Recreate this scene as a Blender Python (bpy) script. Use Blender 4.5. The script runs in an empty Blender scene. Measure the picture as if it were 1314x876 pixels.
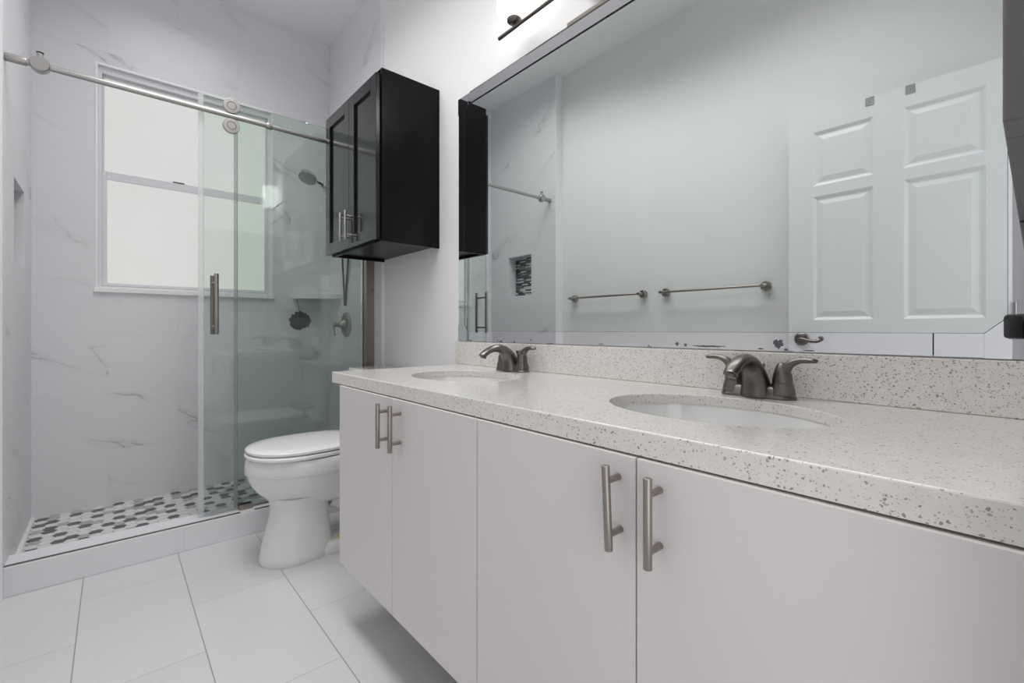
import bpy, bmesh, math, random
from math import sin, cos, pi, radians
from mathutils import Vector, Matrix

S = bpy.context.scene
C = S.collection
random.seed(7)

# ------------------------------------------------------------------ camera
EYE = Vector((0.0, 0.0, 0.99))
YAW = radians(41.08)
cam = bpy.data.cameras.new('camera')
cam.sensor_fit = 'HORIZONTAL'
cam.sensor_width = 36.0
cam.lens = 36.0 * 587.4 / 1314.0
cam.shift_y = -15.2 / 1314.0
cam.clip_start = 0.01
cam_ob = bpy.data.objects.new('camera', cam)
cam_ob.location = EYE
cam_ob.rotation_euler = (radians(90), 0, -YAW)
C.objects.link(cam_ob)
S.camera = cam_ob

# ------------------------------------------------------------------ world, light, exposure
WORLD = 0.5
DOOR_W = 7.0
LAMP = 2.6
CEIL_W = 14.5
SHOWER_W = 6.0
WINDOW = 0.57
world = bpy.data.worlds.new('world')
S.world = world
world.use_nodes = True
bg = world.node_tree.nodes['Background']
bg.inputs[0].default_value = (0.93, 0.97, 1.0, 1)
bg.inputs[1].default_value = WORLD

al = bpy.data.lights.new('doorway_fill', 'AREA')  # added fill lamp behind the camera, standing in for light from the next room
al.shape = 'RECTANGLE'
al.size = 0.95
al.size_y = 2.0
al.energy = DOOR_W
al.color = (1.0, 0.985, 0.965)
alo = bpy.data.objects.new('doorway_fill', al)
alo.location = (0.12, -0.42, 1.25)
alo.rotation_euler = (radians(106), 0, 0)
C.objects.link(alo)

cl = bpy.data.lights.new('ceiling_fill', 'AREA')  # added overhead fill for even light; stands for no ceiling fixture
cl.shape = 'RECTANGLE'
cl.size = 0.6
cl.size_y = 1.9
cl.energy = CEIL_W
cl.spread = radians(124)
cl.color = (1.0, 0.99, 0.975)
clo = bpy.data.objects.new('ceiling_fill', cl)
clo.location = (0.36, 1.25, 2.97)
C.objects.link(clo)

sl = bpy.data.lights.new('shower_fill', 'AREA')  # second added fill, brightens the shower end and toilet; no such lamp there
sl.shape = 'RECTANGLE'
sl.size = 0.55
sl.size_y = 0.9
sl.spread = radians(140)
sl.energy = SHOWER_W
sl.color = (1.0, 0.995, 0.985)
slo = bpy.data.objects.new('shower_fill', sl)
slo.location = (0.30, 2.40, 2.97)
C.objects.link(slo)

S.view_settings.view_transform = 'Standard'
S.view_settings.look = 'None'
S.view_settings.gamma = 1.0
S.view_settings.use_curve_mapping = False
S.view_settings.exposure = 0.12
S.cycles.max_bounces = 14
S.cycles.diffuse_bounces = 6
S.cycles.glossy_bounces = 6
S.cycles.transmission_bounces = 8
S.cycles.transparent_max_bounces = 24
S.cycles.sample_clamp_indirect = 4.0
S.cycles.caustics_reflective = False
S.cycles.caustics_refractive = False

# ------------------------------------------------------------------ materials
def lin(r, g, b):
    f = lambda c: c / 12.92 if c <= 0.04045 else ((c + 0.055) / 1.055) ** 2.4
    return (f(r / 255), f(g / 255), f(b / 255), 1)

def mat(name, col, rough=0.5, metal=0.0, spec=0.5, coat=0.0):
    m = bpy.data.materials.new(name)
    m.use_nodes = True
    p = m.node_tree.nodes['Principled BSDF']
    p.inputs['Base Color'].default_value = col
    p.inputs['Roughness'].default_value = rough
    p.inputs['Metallic'].default_value = metal
    p.inputs['Specular IOR Level'].default_value = spec
    p.inputs['Coat Weight'].default_value = coat
    p.inputs['Coat Roughness'].default_value = 0.08
    return m

class NT:
    """small helper to write node graphs as expressions"""
    def __init__(s, m):
        s.t = m.node_tree
        s.p = s.t.nodes.get('Principled BSDF')
        s.geo = None
    def n(s, kind, **kw):
        x = s.t.nodes.new(kind)
        for k, v in kw.items():
            setattr(x, k, v)
        return x
    def link(s, a, b):
        s.t.links.new(a, b)
    def put(s, inp, v):
        if isinstance(v, (int, float)):
            inp.default_value = v
        elif isinstance(v, tuple):
            inp.default_value = v
        else:
            s.link(v, inp)
    def math(s, op, a, b=None, c=None):
        x = s.n('ShaderNodeMath', operation=op)
        s.put(x.inputs[0], a)
        if b is not None: s.put(x.inputs[1], b)
        if c is not None: s.put(x.inputs[2], c)
        return x.outputs[0]
    def pos(s):
        if s.geo is None:
            tc = s.n('ShaderNodeTexCoord')
            sp = s.n('ShaderNodeSeparateXYZ')
            s.link(tc.outputs['Object'], sp.inputs[0])
            s.geo = (sp.outputs[0], sp.outputs[1], sp.outputs[2], tc.outputs['Object'])
        return s.geo
    def xyz(s, a, b, c):
        x = s.n('ShaderNodeCombineXYZ')
        s.put(x.inputs[0], a); s.put(x.inputs[1], b); s.put(x.inputs[2], c)
        return x.outputs[0]
    def noise(s, vec, scale, detail=2.0, rough=0.5, dist=0.0):
        x = s.n('ShaderNodeTexNoise')
        s.link(vec, x.inputs['Vector'])
        x.inputs['Scale'].default_value = scale
        x.inputs['Detail'].default_value = detail
        x.inputs['Roughness'].default_value = rough
        x.inputs['Distortion'].default_value = dist
        return x.outputs['Fac']
    def white(s, vec):
        x = s.n('ShaderNodeTexWhiteNoise', noise_dimensions='3D')
        s.link(vec, x.inputs['Vector'])
        return x
    def step(s, v, lo, hi):
        x = s.n('ShaderNodeMapRange')
        x.interpolation_type = 'SMOOTHSTEP'
        s.put(x.inputs[0], v)
        x.inputs[1].default_value = lo; x.inputs[2].default_value = hi
        x.inputs[3].default_value = 0.0; x.inputs[4].default_value = 1.0
        return x.outputs[0]
    def mix(s, f, a, b):
        x = s.n('ShaderNodeMix', data_type='RGBA')
        s.put(x.inputs[0], f); s.put(x.inputs[6], a); s.put(x.inputs[7], b)
        return x.outputs[2]
    def bump(s, h, strength=0.1, dist=0.001):
        x = s.n('ShaderNodeBump')
        x.inputs['Strength'].default_value = strength
        x.inputs['Distance'].default_value = dist
        s.link(h, x.inputs['Height'])
        s.link(x.outputs[0], s.p.inputs['Normal'])

def paint(name, col, rough=0.55, tex=0.08):
    m = mat(name, col, rough, spec=0.3)
    t = NT(m)
    x, y, z, v = t.pos()
    t.bump(t.noise(v, 160, 3), tex, 0.001)
    n = t.noise(v, 1.7, 3)
    d = tuple(c * 0.96 for c in col[:3]) + (1,)
    t.link(t.mix(n, d, col), t.p.inputs['Base Color'])
    return m

def marble(name, ua, tl=0.61, th=0.305, u0=-0.0188, z0=0.0385, rough=0.30, joints=True, base=(231, 231, 234)):
    """white marble-look porcelain tile with thin grey veins; ua = horizontal axis 0=x 1=y"""
    m = mat(name, lin(*base), rough, spec=0.5)
    t = NT(m)
    x, y, z, v = t.pos()
    u = (x, y)[ua]
    row = t.math('FLOOR', t.math('DIVIDE', t.math('SUBTRACT', z, z0), th))
    off = t.math('MULTIPLY', t.math('FLOORED_MODULO', row, 2.0), tl * 0.5)
    uu = t.math('DIVIDE', t.math('SUBTRACT', t.math('SUBTRACT', u, u0), off), tl)
    col = t.math('FLOOR', uu)
    fu = t.math('MULTIPLY', t.math('FRACT', uu), tl)
    fz = t.math('MULTIPLY', t.math('FRACT', t.math('DIVIDE', t.math('SUBTRACT', z, z0), th)), th)
    w = t.white(t.xyz(col, row, 3.3)).outputs['Value']
    w2 = t.white(t.xyz(row, col, 8.1)).outputs['Value']
    # veins run diagonally down to the right; each tile gets its own piece of the slab
    a = radians(28)
    p = t.math('ADD', t.math('MULTIPLY', fu, cos(a)), t.math('MULTIPLY', fz, -sin(a)))
    q = t.math('ADD', t.math('MULTIPLY', fu, sin(a)), t.math('MULTIPLY', fz, cos(a)))
    vec = t.xyz(t.math('ADD', t.math('MULTIPLY', p, 0.55), t.math('MULTIPLY', w, 40.0)),
                t.math('ADD', t.math('MULTIPLY', q, 1.9), t.math('MULTIPLY', w2, 23.0)), 0.0)
    n1 = t.noise(vec, 1.9, 5, 0.5, 0.3)
    ridge = t.math('ABSOLUTE', t.math('SUBTRACT', n1, 0.5))
    thin = t.math('SUBTRACT', 1.0, t.step(ridge, 0.0, 0.010))
    soft = t.math('SUBTRACT', 1.0, t.step(ridge, 0.0, 0.07))
    mask = t.step(t.noise(vec, 2.2, 2), 0.53, 0.70)
    vein = t.math('MAXIMUM', t.math('MULTIPLY', thin, t.math('MULTIPLY', mask, 0.55)),
                  t.math('MULTIPLY', soft, t.math('MULTIPLY', mask, 0.12)))
    cl = t.noise(vec, 1.5, 4)
    b = lin(*base)
    b2 = lin(base[0] - 7, base[1] - 7, base[2] - 6)
    c = t.mix(cl, b2, b)
    c = t.mix(vein, c, lin(120, 120, 124))
    if joints:
        ju = t.math('MINIMUM', fu, t.math('SUBTRACT', tl, fu))
        jz = t.math('MINIMUM', fz, t.math('SUBTRACT', th, fz))
        j = t.math('SUBTRACT', 1.0, t.step(t.math('MINIMUM', ju, jz), 0.0005, 0.0014))
        c = t.mix(t.math('MULTIPLY', j, 0.2), c, lin(176, 176, 178))
    t.link(c, t.p.inputs['Base Color'])
    return m

def floor_tile():
    m = mat('floor_tile', lin(228, 230, 234), 0.10)
    t = NT(m)
    x, y, z, v = t.pos()
    cw, cl = 0.3055, 0.606
    ci = t.math('DIVIDE', t.math('SUBTRACT', x, 0.2166), cw)
    i = t.math('FLOOR', ci)
    par = t.math('FLOORED_MODULO', i, 2.0)
    yy = t.math('DIVIDE', t.math('SUBTRACT', t.math('SUBTRACT', y, 1.384), t.math('MULTIPLY', par, 0.298)), cl)
    j = t.math('FLOOR', yy)
    fx = t.math('MULTIPLY', t.math('FRACT', ci), cw)
    fy = t.math('MULTIPLY', t.math('FRACT', yy), cl)
    dx = t.math('MINIMUM', fx, t.math('SUBTRACT', cw, fx))
    dy = t.math('MINIMUM', fy, t.math('SUBTRACT', cl, fy))
    d = t.math('MINIMUM', dx, t.math('ADD', dy, 0.0007))
    g = t.math('SUBTRACT', 1.0, t.step(d, 0.0011, 0.0021))
    w = t.white(t.xyz(i, j, 1.7)).outputs['Value']
    vec = t.xyz(t.math('ADD', x, t.math('MULTIPLY', w, 9.0)), t.math('MULTIPLY', t.math('ADD', y, t.math('MULTIPLY', w, 5.0)), 0.4), 0.0)
    n = t.noise(vec, 7.0, 4, 0.5, 0.8)
    vein = t.math('SUBTRACT', 1.0, t.step(t.math('ABSOLUTE', t.math('SUBTRACT', n, 0.5)), 0.0, 0.03))
    vein = t.math('MULTIPLY', vein, t.step(t.noise(vec, 2.5, 2), 0.52, 0.7))
    c = t.mix(w, lin(204, 206, 209), lin(211, 212, 213))
    c = t.mix(t.math('MULTIPLY', vein, 0.16), c, lin(190, 188, 186))
    c = t.mix(g, c, lin(158, 152, 142))
    t.link(c, t.p.inputs['Base Color'])
    r = t.math('ADD', 0.10, t.math('MULTIPLY', g, 0.5))
    t.link(r, t.p.inputs['Roughness'])
    t.bump(t.math('SUBTRACT', 1.0, g), 0.25, 0.001)
    return m

def quartz():
    m = mat('speckled_quartz', lin(222, 219, 215), 0.16)
    t = NT(m)
    x, y, z, v = t.pos()
    def specks(scale, thr, rad, seed):
        vo = t.n('ShaderNodeTexVoronoi', feature='F1')
        mp = t.n('ShaderNodeMapping')
        mp.inputs['Location'].default_value = (seed, seed * 1.7, seed * 0.3)
        # warp a little so the chips are not round
        nz = t.n('ShaderNodeTexNoise')
        nz.inputs['Scale'].default_value = scale * 1.1
        t.link(v, nz.inputs['Vector'])
        mx = t.n('ShaderNodeVectorMath', operation='MULTIPLY_ADD')
        t.link(nz.outputs['Color'], mx.inputs[0])
        mx.inputs[1].default_value = (0.9 / scale,) * 3
        t.link(v, mx.inputs[2])
        t.link(mx.outputs[0], mp.inputs['Vector'])
        t.link(mp.outputs[0], vo.inputs['Vector'])
        vo.inputs['Scale'].default_value = scale
        sp = t.n('ShaderNodeSeparateColor')
        t.link(vo.outputs['Color'], sp.inputs[0])
        pick = t.math('GREATER_THAN', sp.outputs[0], thr)
        size = t.math('MULTIPLY', t.math('ADD', 0.35, sp.outputs[1]), rad)
        inside = t.math('LESS_THAN', vo.outputs['Distance'], size)
        return t.math('MULTIPLY', pick, inside), sp.outputs[2]
    s1, r1 = specks(260, 0.84, 0.36, 1.0)
    s2, r2 = specks(430, 0.76, 0.38, 5.0)
    s3, r3 = specks(175, 0.91, 0.28, 9.0)
    n = t.noise(v, 60, 3)
    c = t.mix(n, lin(213, 209, 205), lin(229, 226, 223))
    c = t.mix(t.math('MULTIPLY', s2, 0.7), c, t.mix(r2, lin(120, 112, 104), lin(204, 199, 190)))
    c = t.mix(t.math('MULTIPLY', s1, 0.85), c, t.mix(r1, lin(122, 115, 110), lin(170, 162, 152)))
    c = t.mix(t.math('MULTIPLY', s3, 0.85), c, t.mix(r3, lin(128, 119, 113), lin(166, 159, 152)))
    t.link(c, t.p.inputs['Base Color'])
    return m

def brushed(name, col, rough):
    m = mat(name, col, rough, 1.0)
    t = NT(m)
    x, y, z, v = t.pos()
    vec = t.xyz(t.math('MULTIPLY', x, 1.0), t.math('MULTIPLY', y, 1.0), t.math('MULTIPLY', z, 0.03))
    n = t.noise(vec, 900, 2)
    t.link(t.math('ADD', rough - 0.06, t.math('MULTIPLY', n, 0.12)), t.p.inputs['Roughness'])
    return m

def glass(name, tint, ior=1.45, gloss=1.0):
    """clear sheet glass: every face tints what passes and mirrors by angle"""
    m = bpy.data.materials.new(name)
    m.use_nodes = True
    nt = m.node_tree
    nt.nodes.remove(nt.nodes['Principled BSDF'])
    out = nt.nodes['Material Output']
    tr = nt.nodes.new('ShaderNodeBsdfTransparent')
    tr.inputs[0].default_value = tint
    gl = nt.nodes.new('ShaderNodeBsdfGlossy')
    gl.inputs['Roughness'].default_value = 0.0
    gl.inputs[0].default_value = (0.95, 1.0, 0.98, 1)
    fr = nt.nodes.new('ShaderNodeFresnel')
    fr.inputs[0].default_value = ior
    mu = nt.nodes.new('ShaderNodeMath'); mu.operation = 'MULTIPLY'
    mu.inputs[1].default_value = gloss
    mx = nt.nodes.new('ShaderNodeMixShader')
    nt.links.new(fr.outputs[0], mu.inputs[0])
    nt.links.new(mu.outputs[0], mx.inputs[0])
    nt.links.new(tr.outputs[0], mx.inputs[1])
    nt.links.new(gl.outputs[0], mx.inputs[2])
    nt.links.new(mx.outputs[0], out.inputs[0])
    return m

def mirror_mat(name, tint, spots=False):
    m = bpy.data.materials.new(name)
    m.use_nodes = True
    nt = m.node_tree
    p = nt.nodes['Principled BSDF']
    p.inputs['Metallic'].default_value = 1.0
    p.inputs['Roughness'].default_value = 0.0
    p.inputs['Base Color'].default_value = tint
    if spots:
        # worn silvering along the lower edge of the glass
        t = NT(m)
        x, y, z, v = t.pos()
        n = t.noise(v, 55, 4, 0.6)
        big = t.noise(v, 9, 2)
        up = t.math('DIVIDE', t.math('SUBTRACT', z, 0.9445), 0.02)
        thr = t.math('ADD', 0.56, t.math('MULTIPLY', up, 0.14))
        thr = t.math('ADD', thr, t.math('MULTIPLY', t.math('SUBTRACT', 0.62, big), 0.9))
        k = t.math('GREATER_THAN', n, thr)
        t.link(t.mix(k, tint, lin(96, 98, 104)), p.inputs['Base Color'])
        t.link(t.math('MULTIPLY', k, 0.5), p.inputs['Roughness'])
    return m

def seal_mat(name):
    m = bpy.data.materials.new(name)
    m.use_nodes = True
    nt = m.node_tree
    p = nt.nodes['Principled BSDF']
    p.inputs['Base Color'].default_value = (0.72, 0.76, 0.76, 1)
    p.inputs['Roughness'].default_value = 0.25
    p.inputs['Alpha'].default_value = 0.38
    return m

def emit(name, col, strength):
    m = bpy.data.materials.new(name)
    m.use_nodes = True
    p = m.node_tree.nodes['Principled BSDF']
    p.inputs['Base Color'].default_value = (0.8, 0.8, 0.8, 1)
    p.inputs['Emission Color'].default_value = col
    p.inputs['Emission Strength'].default_value = strength
    p.inputs['Roughness'].default_value = 0.25
    return m

def frosted():
    """obscure glass lit through by overcast daylight, foliage blurred behind it"""
    m = emit('frosted_glass', (1, 1, 1, 1), WINDOW)
    t = NT(m)
    x, y, z, v = t.pos()
    t.p.inputs['Base Color'].default_value = (0.08, 0.085, 0.08, 1)
    n = t.noise(v, 2.2, 2)
    t.link(t.mix(t.step(n, 0.35, 0.7), (1.0, 0.995, 0.985, 1), (0.94, 0.97, 0.88, 1)), t.p.inputs['Emission Color'])
    t.bump(t.noise(v, 350, 2), 0.3, 0.001)
    return m

def niche_mosaic():
    m = mat('strip_mosaic', lin(90, 90, 94), 0.15)
    t = NT(m)
    x, y, z, v = t.pos()
    r = t.math('DIVIDE', z, 0.0125)
    row = t.math('FLOOR', r)
    o = t.white(t.xyz(row, 0.0, 2.0)).outputs['Value']
    cy = t.math('ADD', t.math('DIVIDE', y, 0.075), o)
    w = t.white(t.xyz(t.math('FLOOR', cy), row, 5.0)).outputs['Value']
    rp = t.n('ShaderNodeValToRGB')
    rp.color_ramp.interpolation = 'CONSTANT'
    e = rp.color_ramp.elements
    e[0].position = 0; e[0].color = lin(40, 42, 46)
    e[1].position = 0.4; e[1].color = lin(120, 122, 126)
    k = e.new(0.62); k.color = lin(205, 208, 210)
    k = e.new(0.82); k.color = lin(70, 74, 80)
    t.link(w, rp.inputs[0])
    fz = t.math('FRACT', r); fy = t.math('FRACT', cy)
    g = t.math('MAXIMUM', t.math('LESS_THAN', fz, 0.12), t.math('LESS_THAN', fy, 0.025))
    t.link(t.mix(g, rp.outputs[0], lin(170, 170, 170)), t.p.inputs['Base Color'])
    return m

M = {}
M['paint'] = paint('wall_paint', lin(240, 239, 240))
M['ceil'] = paint('ceiling_paint', lin(246, 246, 248), 0.7)
M['marble_x'] = marble('marble_tile_back', 0)
M['marble_y'] = marble('marble_tile_side', 1, u0=0.3)
M['curb'] = marble('marble_curb', 0, tl=0.61, th=0.6, u0=0.24, z0=-0.3)
M['floor'] = floor_tile()
M['quartz'] = quartz()
M['laminate'] = mat('white_laminate', lin(216, 211, 210), 0.38, spec=0.4)
M['carcass'] = mat('cabinet_carcass', lin(190, 184, 182), 0.5)
M['porcelain'] = mat('porcelain', lin(226, 226, 225), 0.08, spec=0.5, coat=0.3)
M['seat'] = mat('toilet_seat_plastic', lin(230, 230, 229), 0.2)
M['nickel'] = brushed('brushed_nickel', lin(160, 152, 146), 0.36)
M['steel'] = brushed('satin_steel', lin(176, 174, 172), 0.40)
M['dark_nickel'] = mat('dark_brushed_nickel', lin(118, 112, 108), 0.32, 1.0)
M['chrome'] = mat('chrome', lin(215, 216, 218), 0.08, 1.0)
M['espresso'] = mat('espresso_lacquer', lin(12, 9, 14), 0.28, spec=0.16)
M['espresso_door'] = mat('espresso_door_lacquer', lin(18, 15, 18), 0.14, spec=0.5, coat=0.1)
M['glass_fixed'] = glass('fixed_glass', (0.922, 0.957, 0.937, 1))
M['glass_door'] = glass('door_glass', (0.93, 0.957, 0.943, 1))
M['glass_edge'] = mat('glass_edge', lin(176, 196, 190), 0.1)
M['mirror'] = mirror_mat('mirror_glass', (0.735, 0.785, 0.762, 1))
M['mirror_strip'] = mirror_mat('mirror_strip', (0.84, 0.85, 0.865, 1))
M['mirror_worn'] = mirror_mat('mirror_strip_worn', (0.84, 0.85, 0.865, 1), True)
M['black_gap'] = mat('black_gap', lin(14, 16, 18), 0.4)
M['shade'] = emit('lamp_shade_glass', (1.0, 0.985, 0.96, 1), LAMP)
M['frost'] = frosted()
M['vinyl'] = mat('window_vinyl', lin(226, 226, 230), 0.35)
M['door_white'] = mat('door_paint', lin(236, 237, 240), 0.4)
M['trim'] = mat('tile_trim', lin(232, 233, 235), 0.35)
M['reveal'] = mat('reveal_paint', lin(246, 246, 247), 0.4)
M['spray'] = mat('spray_face', lin(196, 197, 200), 0.35)
M['seal'] = seal_mat('clear_vinyl_seal')
M['worn'] = mat('worn_silvering', lin(92, 94, 99), 0.6)
M['hexw'] = mat('hex_white', lin(226, 226, 224), 0.2)
M['hexg'] = mat('hex_grey', lin(178, 178, 178), 0.2)
M['hexd'] = mat('hex_charcoal', lin(84, 84, 90), 0.22)
M['grout'] = mat('grout', lin(206, 204, 200), 0.8)
M['mosaic'] = niche_mosaic()
M['black_mesh'] = mat('black_net', lin(22, 22, 26), 0.6)
M['rubber'] = mat('black_rubber', lin(20, 20, 22), 0.4)
M['yellow'] = mat('yellow_plastic', lin(214, 200, 110), 0.5)
M['black_plastic'] = mat('black_plastic', lin(16, 16, 19), 0.35)
M['screen'] = mat('dark_glass', lin(10, 12, 16), 0.05)
M['frame_dark'] = mat('frame_charcoal', lin(104, 101, 104), 0.5)
M['picture'] = mat('picture_board', lin(96, 94, 96), 0.6)
M['track'] = mat('track_metal', lin(120, 118, 116), 0.35, 0.8)
M['channel'] = brushed('channel_nickel', lin(158, 148, 144), 0.34)
M['hinge'] = mat('satin_hinge', lin(170, 170, 172), 0.35, 1.0)

# ------------------------------------------------------------------ mesh helpers
def obj(name, bm, m, parent=None, smooth=False, mats=None):
    me = bpy.data.meshes.new(name)
    bmesh.ops.recalc_face_normals(bm, faces=bm.faces)
    bm.to_mesh(me); bm.free()
    for k in (mats or [m]):
        me.materials.append(k)
    if smooth:
        for p in me.polygons:
            p.use_smooth = True
        try:
            me.set_sharp_from_angle(angle=radians(40))
        except Exception:
            pass
    o = bpy.data.objects.new(name, me)
    C.objects.link(o)
    if parent is not None:
        o.parent = parent
        o.matrix_parent_inverse = Matrix.Translation(parent.location).inverted()
    return o

def thing(name, label, cat, loc=(0, 0, 0), group=None):
    o = bpy.data.objects.new(name, None)
    o.empty_display_size = 0.05
    o.location = loc
    C.objects.link(o)
    return tag(o, label, cat, group)

def tag(o, label, cat, group=None):
    o['label'] = label; o['category'] = cat
    if group: o['group'] = group
    return o

def struct(name, bm, m, label=None, smooth=False, mats=None):
    o = obj(name, bm, m, None, smooth, mats)
    o['kind'] = 'structure'
    if label:
        o['label'] = label
    return o

def add_box(bm, x0, x1, y0, y1, z0, z1, bev=0.0, seg=2):
    b = bmesh.new()
    bmesh.ops.create_cube(b, size=1.0)
    for v in b.verts:
        v.co = Vector(((x0 + x1) / 2 + v.co.x * (x1 - x0), (y0 + y1) / 2 + v.co.y * (y1 - y0), (z0 + z1) / 2 + v.co.z * (z1 - z0)))
    if bev > 0:
        bmesh.ops.bevel(b, geom=b.edges[:], offset=bev, segments=seg, profile=0.5, affect='EDGES')
    merge(bm, b)

def merge(bm, b):
    me = bpy.data.meshes.new('tmp')
    b.to_mesh(me); b.free()
    bm.from_mesh(me)
    bpy.data.meshes.remove(me)

def box(*a, bev=0.0, seg=2):
    bm = bmesh.new()
    add_box(bm, *a, bev=bev, seg=seg)
    return bm

def frame_of(d):
    d = d.normalized()
    up = Vector((0, 0, 1)) if abs(d.z) < 0.95 else Vector((1, 0, 0))
    a = d.cross(up).normalized()
    b = a.cross(d).normalized()
    return a, b

def rings_to_mesh(bm, rings, cap0=True, cap1=True):
    vs = [[bm.verts.new(p) for p in r] for r in rings]
    n = len(rings[0])
    for i in range(len(vs) - 1):
        for k in range(n):
            bm.faces.new((vs[i][k], vs[i][(k + 1) % n], vs[i + 1][(k + 1) % n], vs[i + 1][k]))
    if cap0: bm.faces.new(vs[0][::-1])
    if cap1: bm.faces.new(vs[-1])

def add_cyl(bm, a, b, r, r2=None, n=24, bev=0.0):
    a, b = Vector(a), Vector(b)
    r2 = r if r2 is None else r2
    A, B = frame_of(b - a)
    d = (b - a).normalized()
    prof = [(0, r), (1, r2)]
    L = (b - a).length
    if bev > 0:
        prof = [(0, r - bev), (bev * 0.3 / L, r - bev * 0.3), (bev / L, r), (1 - bev / L, r2), (1 - bev * 0.3 / L, r2 - bev * 0.3), (1, r2 - bev)]
    rings = []
    for t, rr in prof:
        c = a + d * (t * L)
        rings.append([c + (A * cos(2 * pi * k / n) + B * sin(2 * pi * k / n)) * rr for k in range(n)])
    rings_to_mesh(bm, rings)

def cyl(*a, **k):
    bm = bmesh.new(); add_cyl(bm, *a, **k); return bm

def add_lathe(bm, o, axis, prof, n=32):
    """prof: list of (distance along axis, radius)"""
    o = Vector(o); d = Vector(axis).normalized()
    A, B = frame_of(d)
    rings = [[o + d * h + (A * cos(2 * pi * k / n) + B * sin(2 * pi * k / n)) * max(r, 1e-4) for k in range(n)] for h, r in prof]
    rings_to_mesh(bm, rings)

def lathe(*a, **k):
    bm = bmesh.new(); add_lathe(bm, *a, **k); return bm

def add_sweep(bm, pts, rad, n=14, flat=None):
    """tube along pts; rad scalar or list of r or (ra, rb): ra sideways, rb in the plane normal"""
    P = [Vector(p) for p in pts]
    if not isinstance(rad, (list, tuple)):
        rad = [rad] * len(P)
    rings = []
    prevA = None
    for i, p in enumerate(P):
        d = (P[min(i + 1, len(P) - 1)] - P[max(i - 1, 0)]).normalized()
        if prevA is None:
            A, B = frame_of(d) if flat is None else (Vector(flat), None)
        else:
            A = prevA
        A = (A - d * A.dot(d)).normalized()
        B = d.cross(A).normalized()
        prevA = A
        r = rad[i]
        ra, rb = r if isinstance(r, (list, tuple)) else (r, r)
        rings.append([p + A * cos(2 * pi * k / n) * ra + B * sin(2 * pi * k / n) * rb for k in range(n)])
    rings_to_mesh(bm, rings)

def sweep(*a, **k):
    bm = bmesh.new(); add_sweep(bm, *a, **k); return bm

def smooth_path(pts, sub=6):
    """Catmull-Rom through pts (tuples of any length)"""
    out = []
    n = len(pts)
    for i in range(n - 1):
        p0, p1, p2, p3 = pts[max(i - 1, 0)], pts[i], pts[i + 1], pts[min(i + 2, n - 1)]
        for s in range(sub):
            t = s / sub
            out.append(tuple(0.5 * (2 * b + (c - a) * t + (2 * a - 5 * b + 4 * c - d) * t * t + (3 * b - a - 3 * c + d) * t ** 3)
                             for a, b, c, d in zip(p0, p1, p2, p3)))
    out.append(tuple(pts[-1]))
    return out

def add_prism(bm, poly, axis, a, b):
    """extrude a 2-D polygon (in the two other axes) along axis from a to b"""
    def P(u, v, w):
        return {'x': (w, u, v), 'y': (u, w, v), 'z': (u, v, w)}[axis]
    lo = [bm.verts.new(P(u, v, a)) for u, v in poly]
    hi = [bm.verts.new(P(u, v, b)) for u, v in poly]
    n = len(poly)
    bm.faces.new(lo[::-1]); bm.faces.new(hi)
    for i in range(n):
        bm.faces.new((lo[i], lo[(i + 1) % n], hi[(i + 1) % n], hi[i]))

def prism(*a):
    bm = bmesh.new(); add_prism(bm, *a); return bm

# ------------------------------------------------------------------ the room
W = 1.16          # vanity wall
XL = -0.31        # tiled shower wall on the left
XP = -0.38        # painted left wall, set back behind the tile
YB = 3.285        # window wall (tile face)
ZC = 2.99
TILE = 2.452      # where the shower tile starts on the side walls

struct('floor', box(XL - 0.3, W + 0.25, -0.9, YB + 0.25, -0.1, 0.0), M['floor'], 'glossy white rectangular floor tiles')
struct('ceiling', box(XL - 0.3, W + 0.25, -0.1, YB + 0.3, ZC, ZC + 0.1), M['ceil'], 'plain white ceiling')
struct('wall_right', box(W, W + 0.12, -0.1, TILE, 0, ZC), M['paint'], 'white painted wall behind the vanity')
struct('wall_left', box(XL - 0.15, XP, -0.1, 2.485, 0, ZC), M['paint'], 'white painted wall with the towel bars')
struct('wall_right_tiled', box(W - 0.008, W + 0.12, TILE, YB + 0.2, 0, ZC), M['marble_y'], 'marble tiled shower wall with the valve')

# left shower wall with the niche cut out
NY0, NY1, NZ0, NZ1 = 2.757, 3.045, 1.279, 1.617
bm = bmesh.new()
for b in ((2.486, NY0, 0, ZC), (NY1, YB + 0.2, 0, ZC), (NY0, NY1, 0, NZ0), (NY0, NY1, NZ1, ZC)):
    add_box(bm, XL - 0.09, XL + 0.004, b[0], b[1], b[2], b[3])
add_box(bm, XL - 0.15, XL - 0.09, 2.486, YB + 0.2, 0, ZC)
struct('wall_left_tiled', bm, M['marble_y'], 'marble tiled shower wall with the recessed niche')
struct('trim_3', box(XL - 0.089, XL - 0.082, NY0, NY1, NZ0, NZ1), M['mosaic'], 'strip mosaic lining the back of the shower niche')

# window wall with the opening
WX0, WX1, WZ0, WZ1 = -0.07, 0.788, 1.194, 2.413
bm = bmesh.new()
for b in ((XL - 0.15, WX0, 0, ZC), (WX1, W + 0.12, 0, ZC), (WX0, WX1, 0, WZ0), (WX0, WX1, WZ1, ZC)):
    add_box(bm, b[0], b[1], YB, YB + 0.2, b[2], b[3])
struct('wall_back', bm, M['marble_x'], 'marble tiled shower wall around the window')

# wall on the camera side, with the doorway
DX0, DX1 = -0.30, 0.50
bm = bmesh.new()
add_box(bm, DX1, W + 0.12, -0.115, -0.018, 0, ZC)
add_box(bm, XL - 0.14, DX1, -0.115, -0.018, 2.07, ZC)
add_box(bm, XL - 0.14, DX0, -0.115, -0.018, 0, 2.07)
struct('wall_front', bm, M['paint'], 'white painted wall with the doorway')

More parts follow.
